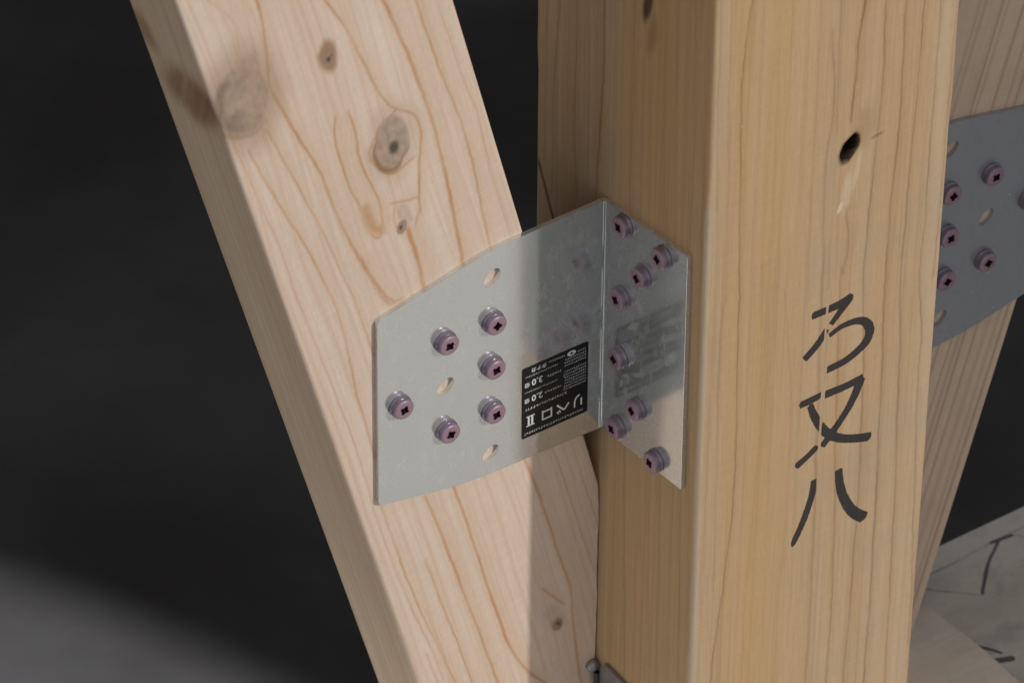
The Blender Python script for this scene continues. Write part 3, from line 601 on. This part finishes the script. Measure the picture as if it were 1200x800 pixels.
# ---------------------------------------------------------------- label (printed upside down as mounted)
lx0, lx1, lz0, lz1 = -36.8, -8.1, 35.4, 68.9; lcx, lcz = (lx0+lx1)/2, (lz0+lz1)/2
cs = [(lx0, lz0), (lx1, lz0), (lx1, lz1), (lx0, lz1)]; ro = []
for i in range(4): ro += round_corner(cs[i-1], cs[i], cs[(i+1) % 4], .9, 4)
bm = bmesh.new(); O = Vector((0, 60, 24))
vs = [bm.verts.new(Vector((x, 60-T-.14, z-.0)-O if False else (x-O.x, 60-T-.14-O.y, z-O.z))*.001) for x, z in ro]; fc = bm.faces.new(vs)
ex = bmesh.ops.extrude_face_region(bm, geom=[fc])
for v in [e for e in ex['geom'] if isinstance(e, bmesh.types.BMVert)]: v.co.y = (60-T-.004-O.y)*.001
bmesh.ops.recalc_face_normals(bm, faces=bm.faces)
lab = bm_obj('label', bm, M_label, bp1); lab['label'] = 'black printed label stuck upside down'
bmL = bmesh.new()
def put_mesh_pts(pts2, faces):                              # label space: a to the right, b up when the label is read upright (turned by 180 degrees)
    vs_ = [bmL.verts.new(Vector((lcx-a-O.x, 60-T-.155-O.y, lcz-b-O.z))*.001) for a, b in pts2]
    for f_ in faces:
        try: bmL.faces.new([vs_[k] for k in f_])
        except ValueError: pass
def text(s, a, b, h, sx=1.0, bold=0.):
    cu = bpy.data.curves.new('t', 'FONT'); cu.body = s; cu.size = h; cu.align_x = 'CENTER'; cu.align_y = 'CENTER'; cu.resolution_u = 2; cu.offset = bold
    o = link(bpy.data.objects.new('t', cu)); bpy.context.view_layer.update()
    me = o.evaluated_get(bpy.context.evaluated_depsgraph_get()).to_mesh()
    pts2 = [(a+v.co.x*sx, b+v.co.y) for v in me.vertices]; fs = [list(p.vertices) for p in me.polygons]
    put_mesh_pts(pts2, fs); o.to_mesh_clear(); bpy.data.objects.remove(o); bpy.data.curves.remove(cu)
def micro(a0, a1, b, h, seed, gap=.35):                     # print too fine to read in the photograph: rows of tiny strokes
    r = random.Random(seed); a = a0
    while a < a1:
        w_ = h*r.uniform(.35, .8); top = h*r.uniform(.7, 1)
        put_mesh_pts([(a, b-h/2), (a+w_*.35, b-h/2), (a+w_*.35, b-h/2+top), (a, b-h/2+top)], [(0, 1, 2, 3)])
        yy = b+r.uniform(-.4, .3)*h
        put_mesh_pts([(a, yy), (a+w_, yy), (a+w_, yy+h*.22), (a, yy+h*.22)], [(0, 1, 2, 3)])
        a += w_+gap*h
A_ = lambda x: lcx-x
B_ = lambda z: lcz-z
for ch, x, hh in (('リ', -12.3, 6.6), ('ベ', -18.9, 6.6), ('ロ', -25.8, 6.4)): text(ch, A_(x), B_(43.0), hh, .95, .09)
# roman two with serifs, as printed
for dx in (-.75, .75): put_mesh_pts([(A_(-33)+dx-.42, B_(43)-2.2), (A_(-33)+dx+.42, B_(43)-2.2), (A_(-33)+dx+.42, B_(43)+2.2), (A_(-33)+dx-.42, B_(43)+2.2)], [(0, 1, 2, 3)])
for db in (-2.45, 1.95): put_mesh_pts([(A_(-33)-1.75, B_(43)+db), (A_(-33)+1.75, B_(43)+db), (A_(-33)+1.75, B_(43)+db+.5), (A_(-33)-1.75, B_(43)+db+.5)], [(0, 1, 2, 3)])
text('2.0', A_(-30.2), B_(53.3), 4.0, 1.0, .07); text('倍', A_(-34.6), B_(53.1), 2.3, 1, .04)
text('3.0', A_(-30.2), B_(60.8), 4.0, 1.0, .07); text('倍', A_(-34.6), B_(60.6), 2.3, 1, .04)
text('タナカ', A_(-29.5), B_(66.6), 2.3, 1.0, .05)
micro(A_(-10.2), A_(-35.6), B_(37.3), 1.15, 1); micro(A_(-17.5), A_(-35), B_(48.8), 1.2, 2)
for i, z in enumerate((50.6, 52.0, 53.4, 54.8, 56.2, 57.6, 59.0, 61.8, 63.2, 64.6)): micro(A_(-9.2), A_(-18.3), B_(z), .85, 10+i)
micro(A_(-20), A_(-26.5), B_(53.2), 1.1, 31); micro(A_(-21.5), A_(-35.2), B_(56.9), .8, 32); micro(A_(-20), A_(-26.2), B_(60.6), 1.1, 33); micro(A_(-21.5), A_(-35.2), B_(64.2), .8, 34)
micro(A_(-18.5), A_(-25.5), B_(66.9), .9, 35); micro(A_(-9.4), A_(-12.5), B_(66.2), .8, 36)
ea, eb = A_(-15.4), B_(66.6)                                # the oval emblem
n = 24; po = [(ea+1.9*math.cos(2*math.pi*k/n), eb+1.15*math.sin(2*math.pi*k/n)) for k in range(n)]+[(ea+.75*math.cos(2*math.pi*k/n), eb+.5*math.sin(2*math.pi*k/n)) for k in range(n)]
put_mesh_pts(po, [(k, (k+1) % n, n+(k+1) % n, n+k) for k in range(n)])
for f_ in bmL.faces:
    f_.normal_update()
    if f_.normal.y > 0: f_.normal_flip()
let = bm_obj('lettering', bmL, M_white, lab)

# ---------------------------------------------------------------- small bracket at the foot of the joint
root = empty('corner_bracket', (0, .058, -.174)); tag(root, 'small grey bracket with round bolt head at the bottom between brace and post', 'bracket')
def rel(o): 
    o.parent = root; o.location = -Vector(root.location); return o
bm = bmesh.new()
ol = [(52.5, -91.5), (28, -91.5), (22, -95), (22, -150), (56, -150), (56, -96)]
vs = [bm.verts.new((-.0016, y*.001, z*.001)) for y, z in ol]; fc = bm.faces.new(vs); ex = bmesh.ops.extrude_face_region(bm, geom=[fc])
for v in [e for e in ex['geom'] if isinstance(e, bmesh.types.BMVert)]: v.co.x = -.0002
bmesh.ops.recalc_face_normals(bm, faces=bm.faces); bmesh.ops.bevel(bm, geom=bm.edges[:], offset=.0003, segments=2, affect='EDGES')
rel(bm_obj('bracket_plate', bm, M_wire))
V, F = lathe([(.3, 3.2), (1.6, 3.0), (2.4, 2.2), (2.6, 1.0), (2.6, .1), (.2, .1)], 20); F.append(tuple(range(19, -1, -1)))
b_ = mesh_obj('bolt_head', [(x*.001-.0026, .060-z*.001-.0001, -.0965+y*.001) for x, y, z in V], F, M_wire, None, True); rel(b_)
V, F = lathe([(1.3, 0), (1.3, 52)], 12)
b_ = mesh_obj('bolt_shank', [(-.0019+x*.001*1.0+z*.00000, .0575-y*.001*1.0-.0006, -.0985-z*.001) for x, y, z in V], F, plain('dark wire', (.05, .05, .05), .4, .6), None, True); rel(b_)
